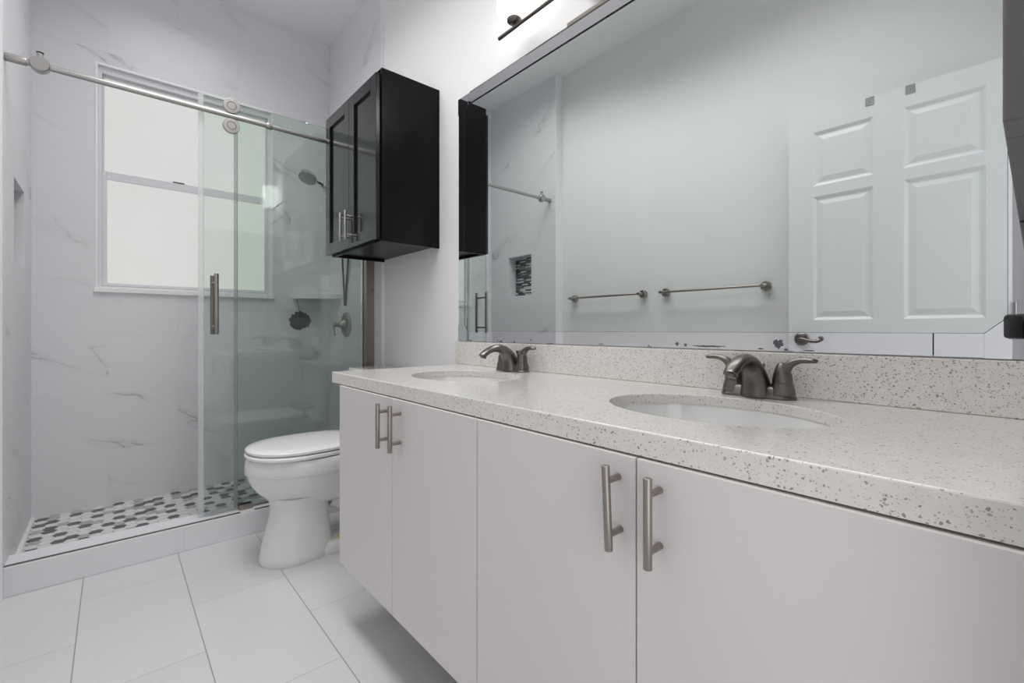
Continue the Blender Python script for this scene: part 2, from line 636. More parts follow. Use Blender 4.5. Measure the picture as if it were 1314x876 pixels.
# edge trims of the tile on both side walls
struct('trim_1', box(W - 0.012, W + 0.002, TILE - 0.014, TILE + 0.003, 0.0, ZC, bev=0.002), M['trim'], 'white edge strip of the shower tile beside the black cabinet')
bm = bmesh.new()
add_box(bm, XP + 0.0003, XL + 0.007, 2.474, 2.487, 0.0, ZC, bev=0.002)
struct('trim_2', bm, M['trim'], 'white edge strip of the shower tile on the left wall')
# thin bead at the ceiling above the shower
bm = bmesh.new()
add_box(bm, XL, W - 0.006, YB - 0.004, YB + 0.001, ZC - 0.006, ZC, bev=0.001)
struct('trim_4', bm, M['trim'], 'white caulk bead under the ceiling over the window wall')
# baseboard
struct('baseboard_left', box(XP, XP + 0.012, 0.0, 2.473, 0, 0.10, bev=0.003), M['trim'], 'white baseboard along the left wall')

# shower base: curb, pan with hexagon mosaic
CY0, CY1, CZ = 2.50, 2.632, 0.112
bm = bmesh.new()
add_box(bm, XL + 0.004, W - 0.008, CY0, CY1, 0.0, CZ, bev=0.003)
cu = struct('shower_curb', bm, M['curb'], 'marble curb across the front of the shower')
PZ = 0.048
struct('floor_shower', box(XL + 0.004, W - 0.008, CY1, YB, 0.0, PZ), M['grout'], 'shower pan under the mosaic')
bm = bmesh.new()
R = 0.0275
random.seed(11)
dx = R * 1.5; dy = R * math.sqrt(3)
i = 0
xx = XL + 0.045
cell = {}
while xx < W - 0.045:
    yy = CY1 + 0.03 + (dy / 2 if i % 2 else 0)
    j = 0
    while yy < YB - 0.012:
        q = R - 0.0016
        ring = []
        for k in range(6):
            px = xx + q * cos(k * pi / 3); py = yy + q * sin(k * pi / 3)
            py = min(max(py, CY1 + 0.004), YB - 0.001)
            ring.append((px, py))
        lo = [bm.verts.new((a, b, PZ - 0.001)) for a, b in ring]
        hi = [bm.verts.new((a, b, PZ + 0.003)) for a, b in ring]
        jj = j + (0 if i % 2 else -1) + 1          # neighbours in the column before
        near = [cell.get((i, j - 1)), cell.get((i - 1, jj)), cell.get((i - 1, jj - 1))]
        r = random.random()
        nd = near.count(2)
        pd = (0.56, 0.08, 0.0, 0.0)[nd]
        mi = 2 if r < pd else (1 if r < pd + 0.2 and near.count(1) < 2 else 0)
        cell[(i, j)] = mi
        fs = [bm.faces.new(hi)]
        for k in range(6):
            fs.append(bm.faces.new((lo[k], lo[(k + 1) % 6], hi[(k + 1) % 6], hi[k])))
        for f in fs: f.material_index = mi
        yy += dy; j += 1
    xx += dx; i += 1
struct('floor_mosaic', bm, None, 'white, grey and charcoal hexagon mosaic of the shower floor', mats=[M['hexw'], M['hexg'], M['hexd']])
bm = bmesh.new()
add_box(bm, XL + 0.004, XL + 0.018, CY1, YB, PZ - 0.002, PZ + 0.006)
struct('trim_5', bm, M['trim'], 'pale strip along the left side of the shower floor')

# ------------------------------------------------------------------ window
win = thing('window_1', 'white vinyl window of frosted glass in the shower wall', 'window', ((WX0 + WX1) / 2, YB + 0.05, WZ0))
win['kind'] = 'structure'
del win['category']
y0, y1 = YB - 0.006, YB + 0.075
bm = bmesh.new()
T = 0.010
add_box(bm, WX0, WX0 + T, y0, y1, WZ0 + 0.022, WZ1)
add_box(bm, WX1 - T, WX1, y0, y1, WZ0 + 0.022, WZ1)
add_box(bm, WX0 + T, WX1 - T, y0, y1, WZ1 - T, WZ1)
add_box(bm, WX0 - 0.006, WX1 + 0.006, y0 - 0.010, y1, WZ0 - 0.004, WZ0 + 0.022, bev=0.002)
obj('window_reveal', bm, M['reveal'], win)
FY0, FY1 = YB + 0.014, YB + 0.066
zm0, zm1 = 1.800, 1.845
bm = bmesh.new()
add_box(bm, WX0 + T, WX0 + T + 0.016, FY0, FY1, WZ0 + 0.022, WZ1 - T, bev=0.002)
add_box(bm, WX1 - T - 0.016, WX1 - T, FY0, FY1, WZ0 + 0.022, WZ1 - T, bev=0.002)
add_box(bm, WX0 + T + 0.016, WX1 - T - 0.016, FY0, FY1, WZ1 - T - 0.035, WZ1 - T, bev=0.002)
add_box(bm, WX0 + T + 0.016, WX1 - T - 0.016, FY0, FY1, WZ0 + 0.022, WZ0 + 0.032, bev=0.002)
obj('window_frame', bm, M['vinyl'], win)
def sash(name, z0, z1, yy, rt, rb, st, label):
    bm = bmesh.new()
    xa, xb = WX0 + T + 0.0165, WX1 - T - 0.0165
    add_box(bm, xa, xa + st, yy, yy + 0.022, z0, z1, bev=0.002)
    add_box(bm, xb - st, xb, yy, yy + 0.022, z0, z1, bev=0.002)
    add_box(bm, xa + st, xb - st, yy, yy + 0.022, z1 - rt, z1, bev=0.002)
    add_box(bm, xa + st, xb - st, yy, yy + 0.022, z0, z0 + rb, bev=0.002)
    s = obj(name, bm, M['vinyl'], win)
    g = obj('pane', box(xa + st * 0.5, xb - st * 0.5, yy + 0.008, yy + 0.014, z0 + rb * 0.5, z1 - rt * 0.5), M['frost'], None)
    g.parent = s
    g.matrix_parent_inverse = (Matrix.Translation(win.location) @ s.matrix_parent_inverse).inverted()
    return s
sash('upper_sash', zm0 + 0.008, WZ1 - T - 0.0355, FY0 + 0.024, 0.012, 0.03, 0.010, None)
sash('lower_sash', WZ0 + 0.0325, zm1, FY0 - 0.002, 0.045, 0.016, 0.020, None)
# small latch stain on the meeting rail
bm = bmesh.new()
add_box(bm, 0.262, 0.318, FY0 - 0.006, FY0 + 0.006, zm1 - 0.001, zm1 + 0.006, bev=0.002)
obj('sash_latch', bm, M['track'], win)

# ------------------------------------------------------------------ shower glass
GX0, GX1 = 0.320, 1.080      # sliding pane
FX0 = 0.463                  # fixed pane starts
DY0, DY1 = 2.556, 2.565
PY0, PY1 = 2.585, 2.594
RZ, RY = 2.013, 2.540

fx = thing('shower_glass_panel', 'fixed clear glass shower panel held in the metal wall channel', 'glass panel', ((FX0 + W) / 2, PY0, CZ))
obj('glass', box(FX0, W - 0.02, PY0, PY1, CZ + 0.006, 2.105), M['glass_fixed'], fx)
bm = bmesh.new()
add_box(bm, FX0 - 0.0012, FX0 - 0.0002, PY0, PY1, CZ + 0.006, 2.105)
obj('polished_edge', bm, M['glass_edge'], fx)
obj('clear_seal', box(FX0 - 0.016, FX0 - 0.0015, PY0 + 0.001, PY1 - 0.001, CZ + 0.006, 2.105), M['seal'], fx)
bm = bmesh.new()
add_prism(bm, [(W - 0.056, 2.545), (W - 0.009, 2.545), (W - 0.009, 2.607), (W - 0.056, 2.607), (W - 0.056, 2.5945), (W - 0.019, 2.5945), (W - 0.019, 2.5845), (W - 0.056, 2.5845)], 'z', CZ, 2.11)
obj('wall_channel', bm, M['channel'], fx)
obj('channel_screw', cyl((W - 0.022, 2.5455, 1.222), (W - 0.022, 2.5430, 1.222), 0.005, n=12), M['dark_nickel'], fx)

dr = thing('sliding_shower_door', 'frameless sliding glass shower door hanging on round rollers', 'shower door', ((GX0 + GX1) / 2, DY0, CZ + 0.02))
obj('glass', box(GX0, GX1, DY0, DY1, CZ + 0.014, 2.092), M['glass_door'], dr)
bm = bmesh.new()
add_box(bm, GX0 - 0.0012, GX0 - 0.0002, DY0, DY1, CZ + 0.014, 2.092)
obj('polished_edge', bm, M['glass_edge'], dr)
bm = bmesh.new()
add_box(bm, GX0 - 0.022, GX0 - 0.0015, DY0 + 0.001, DY1 - 0.001, CZ + 0.014, 2.092)
obj('clear_seal', bm, M['seal'], dr)
def roller(x, z):
    bm = bmesh.new()
    add_lathe(bm, (x, DY0, z), (0, -1, 0), [(0.0, 0.0), (0.0, 0.013), (0.0065, 0.013), (0.007, 0.032), (0.009, 0.0352), (0.013, 0.0355), (0.015, 0.0350), (0.017, 0.0350), (0.019, 0.0355), (0.024, 0.0355), (0.0255, 0.034), (0.026, 0.0195), (0.0250, 0.0190), (0.0250, 0.0175), (0.026, 0.0170), (0.0262, 0.0)], n=36)
    r = obj('roller', bm, M['steel'], dr, smooth=True)
    bm = bmesh.new()
    add_lathe(bm, (x, DY0 - 0.0253, z), (0, -1, 0), [(0, 0.0188), (0.0004, 0.0188), (0.0004, 0.0172), (0.0, 0.0172)], n=36)
    k = obj('groove', bm, M['black_gap'], None, smooth=False)
    k.parent = r
    k.matrix_parent_inverse = (Matrix.Translation(dr.location) @ r.matrix_parent_inverse).inverted()
for x in (0.428, 0.950):
    roller(x, RZ + 0.0475)
    roller(x, RZ - 0.0475)
# the two-sided pull handle
for yy, nm in ((DY0 - 0.052, 0), (DY1 + 0.052, 1)):
    obj('handle_bar', cyl((0.362, yy, 0.968), (0.362, yy, 1.250), 0.0095, n=20, bev=0.001), M['nickel'], dr, smooth=True)
for z in (1.005, 1.213):
    obj('handle_post', cyl((0.362, DY0 - 0.052, z), (0.362, DY1 + 0.052, z), 0.0065, n=16), M['nickel'], dr, smooth=True)

rail = thing('shower_rail', 'round brushed metal rail across the top of the shower', 'rail', ((XL + W) / 2, RY, RZ))
obj('bar', cyl((XL + 0.06, RY, RZ), (W - 0.03, RY, RZ), 0.0115, n=24), M['steel'], rail, smooth=True)
for a, b in ((XL + 0.0045, XL + 0.062), (W - 0.032, W - 0.0005)):
    obj('wall_coupling', cyl((a, RY, RZ), (b, RY, RZ), 0.0155, n=24, bev=0.002), M['steel'], rail, smooth=True)
bm = bmesh.new()
add_lathe(bm, (-0.213, RY + 0.018, RZ + 0.002), (0, -1, 0), [(0, 0.025), (0.003, 0.029), (0.033, 0.029), (0.036, 0.027), (0.0362, 0.0)], n=36)
add_cyl(bm, (-0.213, RY, RZ + 0.02), (-0.213, RY, RZ + 0.046), 0.0095, n=16)
st = obj('door_stop', bm, M['steel'], rail, smooth=True)
bm = cyl((-0.213, RY, RZ + 0.046), (-0.213, RY, RZ + 0.051), 0.011, n=16, bev=0.001)
k = obj('rubber_cap', bm, M['rubber'], None, smooth=True)
k.parent = st
k.matrix_parent_inverse = (Matrix.Translation(rail.location) @ st.matrix_parent_inverse).inverted()
for x in (0.592, 1.02):
    bm = bmesh.new()
    add_cyl(bm, (x - 0.012, RY, RZ), (x + 0.012, RY, RZ), 0.0165, n=24, bev=0.002)
    add_cyl(bm, (x, RY - 0.012, RZ), (x, RY - 0.020, RZ), 0.006, n=16)
    obj('glass_clamp', bm, M['steel'], rail, smooth=True)

gd = thing('door_guide', 'small metal floor guide clip at the foot of the glass', 'guide', (0.49, 2.53, CZ))
bm = bmesh.new()
add_prism(bm, [(2.540, CZ), (2.575, CZ), (2.575, CZ + 0.026), (2.570, CZ + 0.026), (2.570, CZ + 0.008), (2.548, CZ + 0.008), (2.548, CZ + 0.024), (2.540, CZ + 0.024)], 'x', 0.462, 0.520)
obj('clip', bm, M['nickel'], gd)
tk = thing('threshold_strip', 'thin dark metal strip along the marble shower curb', 'strip', (0.1, 2.512, CZ))
bm = bmesh.new()
add_box(bm, XL + 0.006, 0.460, 2.505, 2.512, CZ, CZ + 0.005)
add_box(bm, 0.522, W - 0.058, 2.505, 2.512, CZ, CZ + 0.005)
obj('strip', bm, M['track'], tk)

# ------------------------------------------------------------------ shower fittings
# corner shelf
sh = tag(obj('corner_shelf', prism([(W - 0.009, YB - 0.001), (0.905, YB - 0.001), (0.912, 3.235), (1.12, 3.075), (W - 0.009, 3.062)], 'z', 1.197, 1.226), M['trim']),
         'white corner shelf high in the shower behind the glass', 'shelf')
# loofah on its cord
lf = thing('bath_puff', 'black net bath puff hanging from the corner shelf', 'bath puff', (0.915, 3.2, 1.045))
bm = bmesh.new()
random.seed(3)
cen = Vector((0.925, 3.175, 1.047))
for k in range(26):
    d = Vector((random.gauss(0, 1), random.gauss(0, 1), random.gauss(0, 0.8))).normalized()
    c = cen + Vector((d.x * 0.050, d.y * 0.042, d.z * 0.048))
    A, B = frame_of(d)
    n = 12
    pts = []
    for q in range(n + 1):
        a = 2 * pi * q / n
        w = 0.022 + 0.006 * sin(3 * a + k)
        pts.append(c + A * cos(a) * w + B * sin(a) * w + d * 0.008 * sin(4 * a + k))
    add_sweep(bm, pts, 0.0062, n=6)
b2 = bmesh.new()
bmesh.ops.create_icosphere(b2, subdivisions=3, radius=0.045)
for v in b2.verts:
    v.co = Vector((v.co.x * 1.15, v.co.y, v.co.z * 1.05)) * (1 + 0.16 * sin(75 * v.co.x + 3) * sin(70 * v.co.z + 1)) + cen
merge(bm, b2)
obj('net', bm, M['black_mesh'], lf, smooth=True)
obj('cord', sweep([(0.925, 3.175, 1.08), (0.922, 3.19, 1.13), (0.919, 3.205, 1.165), (0.918, 3.2275, 1.194)], 0.002, n=8), M['black_mesh'], lf)
# mixing valve
XW = W - 0.008
va = thing('shower_valve', 'round brushed nickel shower valve with a lever handle', 'valve', (XW, 2.97, 1.02))
vz = 1.022
obj('plate', lathe((XW - 0.0003, 2.97, vz), (-1, 0, 0), [(0, 0.080), (0.004, 0.081), (0.010, 0.074), (0.014, 0.056), (0.015, 0.0)], n=40), M['nickel'], va, smooth=True)
obj('hub', lathe((XW - 0.015, 2.97, vz), (-1, 0, 0), [(0, 0.033), (0.012, 0.030), (0.028, 0.019), (0.044, 0.015), (0.054, 0.017), (0.066, 0.013), (0.070, 0.0)], n=32), M['nickel'], va, smooth=True)
obj('lever', sweep(smooth_path([(XW - 0.078, 2.97, vz + 0.004), (XW - 0.082, 2.968, vz - 0.012), (XW - 0.080, 2.966, vz - 0.045), (XW - 0.077, 2.965, vz - 0.072)], 5), [0.010, 0.0095, 0.009, 0.0085, 0.008, 0.0075, 0.007, 0.0065, 0.006, 0.006, 0.006, 0.006, 0.006, 0.007, 0.008, 0.007], n=12), M['nickel'], va, smooth=True)
# hand shower on its arm
hs = thing('hand_shower', 'chrome hand shower head in its wall bracket', 'shower head', (XW, 2.965, 1.96))
obj('wall_flange', lathe((XW - 0.0003, 2.965, 2.005), (-1, 0, 0), [(0, 0.030), (0.004, 0.030), (0.010, 0.018), (0.011, 0.0)], n=28), M['chrome'], hs, smooth=True)
obj('arm', sweep(smooth_path([(XW - 0.008, 2.965, 2.005), (XW - 0.07, 2.965, 1.995), (XW - 0.12, 2.965, 1.945), (XW - 0.135, 2.965, 1.905)], 5), 0.0095, n=14), M['chrome'], hs, smooth=True)
bm = bmesh.new()
add_lathe(bm, (1.012, 2.965, 1.915), (0.1, 0, -1), [(0, 0.014), (0.008, 0.019), (0.035, 0.019), (0.05, 0.013), (0.065, 0.012), (0.066, 0)], n=20)
add_cyl(bm, (1.012, 2.965, 1.890), (0.995, 2.955, 1.900), 0.017, n=16)
obj('bracket', bm, M['chrome'], hs, smooth=True)
hd = Vector((0.902, 2.945, 1.925))
ax = Vector((-0.42, -0.30, -0.86)).normalized()
obj('head', lathe(hd - ax * 0.016, ax, [(-0.012, 0.012), (-0.008, 0.030), (0.004, 0.052), (0.014, 0.058), (0.022, 0.058), (0.024, 0.054)], n=36), M['chrome'], hs, smooth=True)
obj('spray_face', lathe(hd + ax * 0.0085, ax, [(0, 0.053), (0.001, 0.052), (0.0015, 0.034), (0.0025, 0.033), (0.003, 0.0)], n=36), M['spray'], hs, smooth=True)
bm = bmesh.new()
A, B = frame_of(ax)
for rr, nn in ((0.012, 6), (0.024, 12), (0.042, 20)):
    for k in range(nn):
        p = hd + ax * 0.011 + (A * cos(2 * pi * k / nn) + B * sin(2 * pi * k / nn)) * rr
        add_cyl(bm, p, p + ax * 0.003, 0.0022, 0.0016, n=6)
obj('nozzles', bm, M['rubber'], hs)
obj('grip', sweep(smooth_path([tuple(hd - ax * 0.018), (0.955, 2.952, 1.918), (1.0, 2.957, 1.900), (1.028, 2.962, 1.868), (1.035, 2.965, 1.84)], 5), [0.016] * 6 + [0.0135] * 10 + [0.010] * 5, n=14), M['chrome'], hs, smooth=True)
hose_pts = smooth_path([(1.035, 2.965, 1.84), (1.07, 2.97, 1.72), (1.118, 2.972, 1.55), (1.128, 2.972, 1.40), (1.1375, 2.972, 1.22), (1.1395, 2.972, 1.165), (1.1425, 2.974, 1.150), (1.1455, 2.974, 1.165), (1.1440, 2.960, 1.25), (1.1405, 2.915, 1.42), (1.135, 2.90, 1.60), (1.10, 2.93, 1.80), (1.05, 2.962, 1.87)], 8)
obj('hose', sweep(hose_pts, 0.0058, n=10), M['dark_nickel'], hs, smooth=True)

# ------------------------------------------------------------------ toilet
TY = 2.145
to = thing('toilet', 'white two-piece toilet with closed lid between vanity and shower', 'toilet', (0.80, TY, 0))
def egg(xf, xb, w, z, n=44, pf=2.0, pb=2.6, yc=TY, xc=None):
    """closed loop: round nose at xf, squarer back at xb, half width w"""
    xc = xf + (xb - xf) * 0.46 if xc is None else xc
    out = []
    for k in range(n):
        t = 2 * pi * k / n
        c, s = cos(t), sin(t)
        p = pf if c > 0 else pb
        cx = math.copysign(abs(c) ** (2 / p), c); sy = math.copysign(abs(s) ** (2 / p), s)
        x = xc - cx * (xc - xf) if c > 0 else xc - cx * (xb - xc)
        out.append(Vector((x, yc + sy * w, z)))
    return out
def loft(secs, pf=2.05, pb=3.2):
    bm = bmesh.new()
    rings_to_mesh(bm, [egg(a, b, w, z, pf=pf, pb=pb) for z, a, b, w in secs])
    return bm
# z, front x, back x, half width
obj('bowl', loft([(0.225, 0.56, 0.90, 0.070), (0.245, 0.515, 0.96, 0.100), (0.262, 0.498, 0.97, 0.114), (0.285, 0.478, 0.97, 0.130), (0.310, 0.452, 0.98, 0.150), (0.335, 0.434, 0.98, 0.166),
    (0.360, 0.423, 0.99, 0.176), (0.384, 0.418, 0.99, 0.180), (0.388, 0.411, 0.99, 0.186), (0.394, 0.408, 0.99, 0.188),
    (0.425, 0.410, 0.99, 0.187), (0.447, 0.415, 0.99, 0.184), (0.452, 0.420, 0.985, 0.180)]), M['porcelain'], to, smooth=True)
obj('pedestal', loft([(0.000, 0.466, 0.755, 0.108), (0.010, 0.462, 0.757, 0.112), (0.030, 0.463, 0.757, 0.111), (0.060, 0.468, 0.754, 0.108),
    (0.100, 0.478, 0.750, 0.105), (0.150, 0.492, 0.745, 0.103), (0.200, 0.503, 0.740, 0.103), (0.232, 0.505, 0.738, 0.106), (0.262, 0.500, 0.738, 0.114), (0.280, 0.495, 0.738, 0.120)], 2.0, 2.6), M['porcelain'], to, smooth=True)
obj('foot', loft([(0.000, 0.60, 1.055, 0.104), (0.008, 0.598, 1.058, 0.107), (0.030, 0.60, 1.055, 0.104), (0.046, 0.61, 1.04, 0.094), (0.052, 0.62, 1.03, 0.080)], 2.4, 3.0), M['porcelain'], to, smooth=True)
# seat ring and lid
def plate(xf, xb, w, z0, z1, dome=0.0):
    bm = bmesh.new()
    h = z1 - z0
    rr = [egg(xf + 0.004, xb, w - 0.004, z0, pf=2.1, pb=3.0), egg(xf, xb, w, z0 + h * 0.25, pf=2.1, pb=3.0), egg(xf, xb, w, z0 + h * 0.7, pf=2.1, pb=3.0),
          egg(xf + 0.006, xb - 0.004, w - 0.006, z1, pf=2.1, pb=3.0)]
    if dome:
        for q in (0.75, 0.45, 0.15):
            c = (xf + xb) / 2
            rr.append(egg(c + (xf - c) * q, c + (xb - c) * q, w * q, z1 + dome * (1 - q * q), pf=2.1, pb=3.0))
    rings_to_mesh(bm, rr)
    return bm
obj('seat', plate(0.410, 0.865, 0.186, 0.4565, 0.4735), M['seat'], to, smooth=True)
obj('lid', plate(0.413, 0.880, 0.184, 0.4775, 0.4935, 0.010), M['seat'], to, smooth=True)
for q in (-1, 1):
    obj('seat_hinge', box(0.855, 0.905, TY + q * 0.075 - 0.02, TY + q * 0.075 + 0.02, 0.452, 0.486, bev=0.006), M['seat'], to)
    obj('bumper', box(0.435, 0.455, TY + q * 0.05 - 0.008, TY + q * 0.05 + 0.008, 0.4515, 0.4567, bev=0.001), M['seat'], to)
bm = bmesh.new()
tz = [(0.40, 0.955, 0.17), (0.43, 0.950, 0.185), (0.60, 0.942, 0.205), (0.755, 0.938, 0.212)]
rings = []
for z, xf, w in tz:
    n = 40; L = []
    xb = W - 0.012
    cx_, hx = (xf + xb) / 2, (xb - xf) / 2
    for k in range(n):
        t = 2 * pi * k / n
        L.append(Vector((cx_ + math.copysign(abs(cos(t)) ** 0.32, cos(t)) * hx, TY + math.copysign(abs(sin(t)) ** 0.32, sin(t)) * w, z)))
    rings.append(L)
rings_to_mesh(bm, rings)
obj('tank', bm, M['porcelain'], to, smooth=True)
obj('tank_lid', box(0.926, W - 0.008, TY - 0.222, TY + 0.222, 0.755, 0.792, bev=0.009, seg=3), M['porcelain'], to, smooth=True)
bm = bmesh.new()
add_cyl(bm, (0.938, TY - 0.14, 0.705), (0.922, TY - 0.14, 0.705), 0.012, n=16)
add_sweep(bm, [(0.920, TY - 0.145, 0.706), (0.915, TY - 0.10, 0.702), (0.915, TY - 0.06, 0.697)], [0.006, 0.006, 0.008], n=10)
obj('flush_lever', bm, M['chrome'], to, smooth=True)
# trapway bulge on the side that faces the vanity
bm = bmesh.new()
add_sweep(bm, smooth_path([(0.76, TY, 0.235), (0.84, TY, 0.20), (0.92, TY, 0.245), (0.985, TY, 0.30)], 5), [(0.058, 0.055)] * 16, n=20, flat=(0, 1, 0))
obj('trapway', bm, M['porcelain'], to, smooth=True)
bc = obj('bolt_cap', lathe((0.782, 2.070, 0.030), (0, 0, 1), [(0, 0.017), (0.030, 0.017), (0.040, 0.013), (0.044, 0.006), (0.0445, 0)], n=20), M['yellow'], to, smooth=True)
bc['label'] = 'yellow bolt cap'

# ------------------------------------------------------------------ vanity
DF = 0.5845        # door face
CB = 0.8028        # underside of the worktop
CT = 0.84
VB = 0.196
YD = [-0.003, 0.391, 0.785, 1.177, 1.570]
def vanity_unit(y0, y1, label, handles):
    t = thing('vanity_cabinet', label, 'cabinet', ((DF + W) / 2, (y0 + y1) / 2, VB), 'white vanity cabinets under the worktop')
    bm = bmesh.new()
    xa, xb = DF + 0.021, W - 0.001
    th = 0.017
    add_box(bm, xa, xb, y0 + 0.0005, y0 + th, VB + 0.003, CB - 0.001)
    add_box(bm, xa, xb, y1 - th, y1 - 0.0005, VB + 0.003, CB - 0.001)
    add_box(bm, xa, xb, y0 + th, y1 - th, VB + 0.003, VB + 0.02)
    add_box(bm, xb - 0.012, xb, y0 + th, y1 - th, VB + 0.02, CB - 0.001)
    add_box(bm, xa, xa + 0.05, y0 + th, y1 - th, CB - 0.018, CB - 0.001)
    obj('body', bm, M['carcass'], t)
    ym = (y0 + y1) / 2
    for (a, b), (hy, hz0, hz1, lean) in zip(((y0, ym), (ym, y1)), handles):
        d = obj('door', box(DF, DF + 0.019, a + 0.0014, b - 0.0014, VB, CB - 0.0035, bev=0.0012), M['laminate'], t)
        bm = bmesh.new()
        hx = DF - 0.0315
        add_cyl(bm, (hx, hy + lean, hz1), (hx, hy - lean, hz0), 0.0062, n=20, bev=0.0008)
        for q in (0.185, 0.815):
            z = hz0 + (hz1 - hz0) * q
            yy = hy - lean + 2 * lean * q
            add_cyl(bm, (hx, yy, z), (DF, yy, z), 0.0050, n=16)
        k = obj('handle', bm, M['nickel'], None, smooth=True)
        k.parent = d
        k.matrix_parent_inverse = (Matrix.Translation(t.location) @ d.matrix_parent_inverse).inverted()
    return t
vanity_unit(YD[0], YD[2], 'white two-door vanity cabinet under the right sink, nearest the camera', ((0.3512, 0.661, 0.786, 0.0), (0.4195, 0.663, 0.788, 0.003)))
vanity_unit(YD[2], YD[4], 'white two-door vanity cabinet under the left sink, next to the toilet', ((1.128, 0.663, 0.787, 0.0), (1.2015, 0.661, 0.785, 0.0)))

# worktop with two oval cut-outs, built as a strip mesh around the openings
WX, WY0, WY1 = 0.590, -0.012, 1.655
SINKS = [(0.872, 0.414), (0.872, 1.235)]
SA, SB = 0.158, 0.209
SLAB = CT - 0.021
def ell(c, a, b, z, n=64):
    return [Vector((c[0] + a * cos(2 * pi * k / n), c[1] + b * sin(2 * pi * k / n), z)) for k in range(n)]
def worktop():
    bm = bmesh.new()
    ysplit = (SINKS[0][1] + SINKS[1][1]) / 2
    n = 64
    for (c, ya, yb) in ((SINKS[0], WY0, ysplit), (SINKS[1], ysplit, WY1)):
        x0_, x1_ = WX, W - 0.0005
        # outer boundary points matched to ellipse angle
        outer = []
        angs = [2 * pi * k / n for k in range(n)]
        for a in angs:
            dx_, dy_ = cos(a) * SA, sin(a) * SB
            ts = []
            if dx_ > 1e-9: ts.append((x1_ - c[0]) / dx_)
            if dx_ < -1e-9: ts.append((x0_ - c[0]) / dx_)
            if dy_ > 1e-9: ts.append((yb - c[1]) / dy_)
            if dy_ < -1e-9: ts.append((ya - c[1]) / dy_)
            t = min(ts)
            outer.append([c[0] + dx_ * t, c[1] + dy_ * t])
        # snap nearest points to the rectangle corners
        for cx_, cy_ in ((x0_, ya), (x0_, yb), (x1_, ya), (x1_, yb)):
            k = min(range(n), key=lambda i: (outer[i][0] - cx_) ** 2 + (outer[i][1] - cy_) ** 2)
            outer[k] = [cx_, cy_]
        for z in (CT, SLAB):
            o = [bm.verts.new((p[0], p[1], z)) for p in outer]
            i_ = [bm.verts.new(p) for p in ell(c, SA, SB, z, n)]
            for k in range(n):
                bm.faces.new((o[k], o[(k + 1) % n], i_[(k + 1) % n], i_[k]))
            if z == CT: top_i, top_o = i_, o
            else: bot_i, bot_o = i_, o
        for k in range(n):
            bm.faces.new((top_i[k], top_i[(k + 1) % n], bot_i[(k + 1) % n], bot_i[k]))
            m_ = (top_o[k].co + top_o[(k + 1) % n].co) / 2
            if abs(m_.y - ysplit) > 1e-5:
                bm.faces.new((top_o[k], top_o[(k + 1) % n], bot_o[(k + 1) % n], bot_o[k]))
    bmesh.ops.remove_doubles(bm, verts=bm.verts, dist=1e-5)
    bmesh.ops.recalc_face_normals(bm, faces=bm.faces)
    es = [e for e in bm.edges if len(e.link_faces) == 2 and e.calc_face_angle(0) > 1.0 and abs(e.verts[0].co.z - e.verts[1].co.z) < 1e-6 and e.verts[0].co.z > CT - 1e-4]
    bmesh.ops.bevel(bm, geom=es, offset=0.0025, segments=2, profile=0.5, affect='EDGES')
    # built-up edge along the front and the free end
    add_prism(bm, [(WX, WY0), (WX, WY1), (W - 0.001, WY1), (W - 0.001, WY1 - 0.03), (WX + 0.03, WY1 - 0.03), (WX + 0.03, WY0)], 'z', CB, SLAB)
    return bm
tag(obj('worktop', worktop(), M['quartz']), 'long speckled off-white quartz worktop over the vanity cabinets', 'worktop')
tag(obj('backsplash', box(W - 0.0195, W - 0.0005, WY0, 1.690, CT + 0.0003, 0.9375, bev=0.002), M['quartz']),
    'low speckled quartz backsplash strip below the mirror', 'backsplash')

for (c, lab) in zip(SINKS, ('white oval undermount sink nearest the camera', 'white oval undermount sink at the toilet end of the worktop')):
    t = thing('sink', lab, 'sink', (c[0], c[1], SLAB - 0.15), 'oval sinks in the worktop')
    bm = bmesh.new()
    prof = [(0.0, 1.06), (0.0, 1.012), (-0.012, 1.0), (-0.05, 0.965), (-0.09, 0.87), (-0.12, 0.70), (-0.135, 0.45), (-0.14, 0.2), (-0.141, 0.09)]
    rr = [ell(c, SA * k, SB * k, SLAB - 0.0003 + h, 56) for h, k in prof]
    back = [(-0.150, 0.09), (-0.150, 0.45), (-0.13, 0.78), (-0.09, 0.95), (-0.05, 1.03), (-0.012, 1.06)]
    rr += [ell(c, SA * k, SB * k, SLAB - 0.0003 + h, 56) for h, k in back]
    vs = [[bm.verts.new(p) for p in r] for r in rr]
    for i in range(len(vs)):
        j = (i + 1) % len(vs)
        for k in range(56):
            bm.faces.new((vs[i][k], vs[i][(k + 1) % 56], vs[j][(k + 1) % 56], vs[j][k]))
    obj('basin', bm, M['porcelain'], t, smooth=True)
    bm = bmesh.new()
    add_lathe(bm, (c[0], c[1], SLAB - 0.148), (0, 0, 1), [(0, 0.018), (0.008, 0.024), (0.0105, 0.024), (0.0105, 0.017), (0.008, 0.016), (0.013, 0.013), (0.014, 0)], n=24)
    obj('drain', bm, M['dark_nickel'], t, smooth=True)

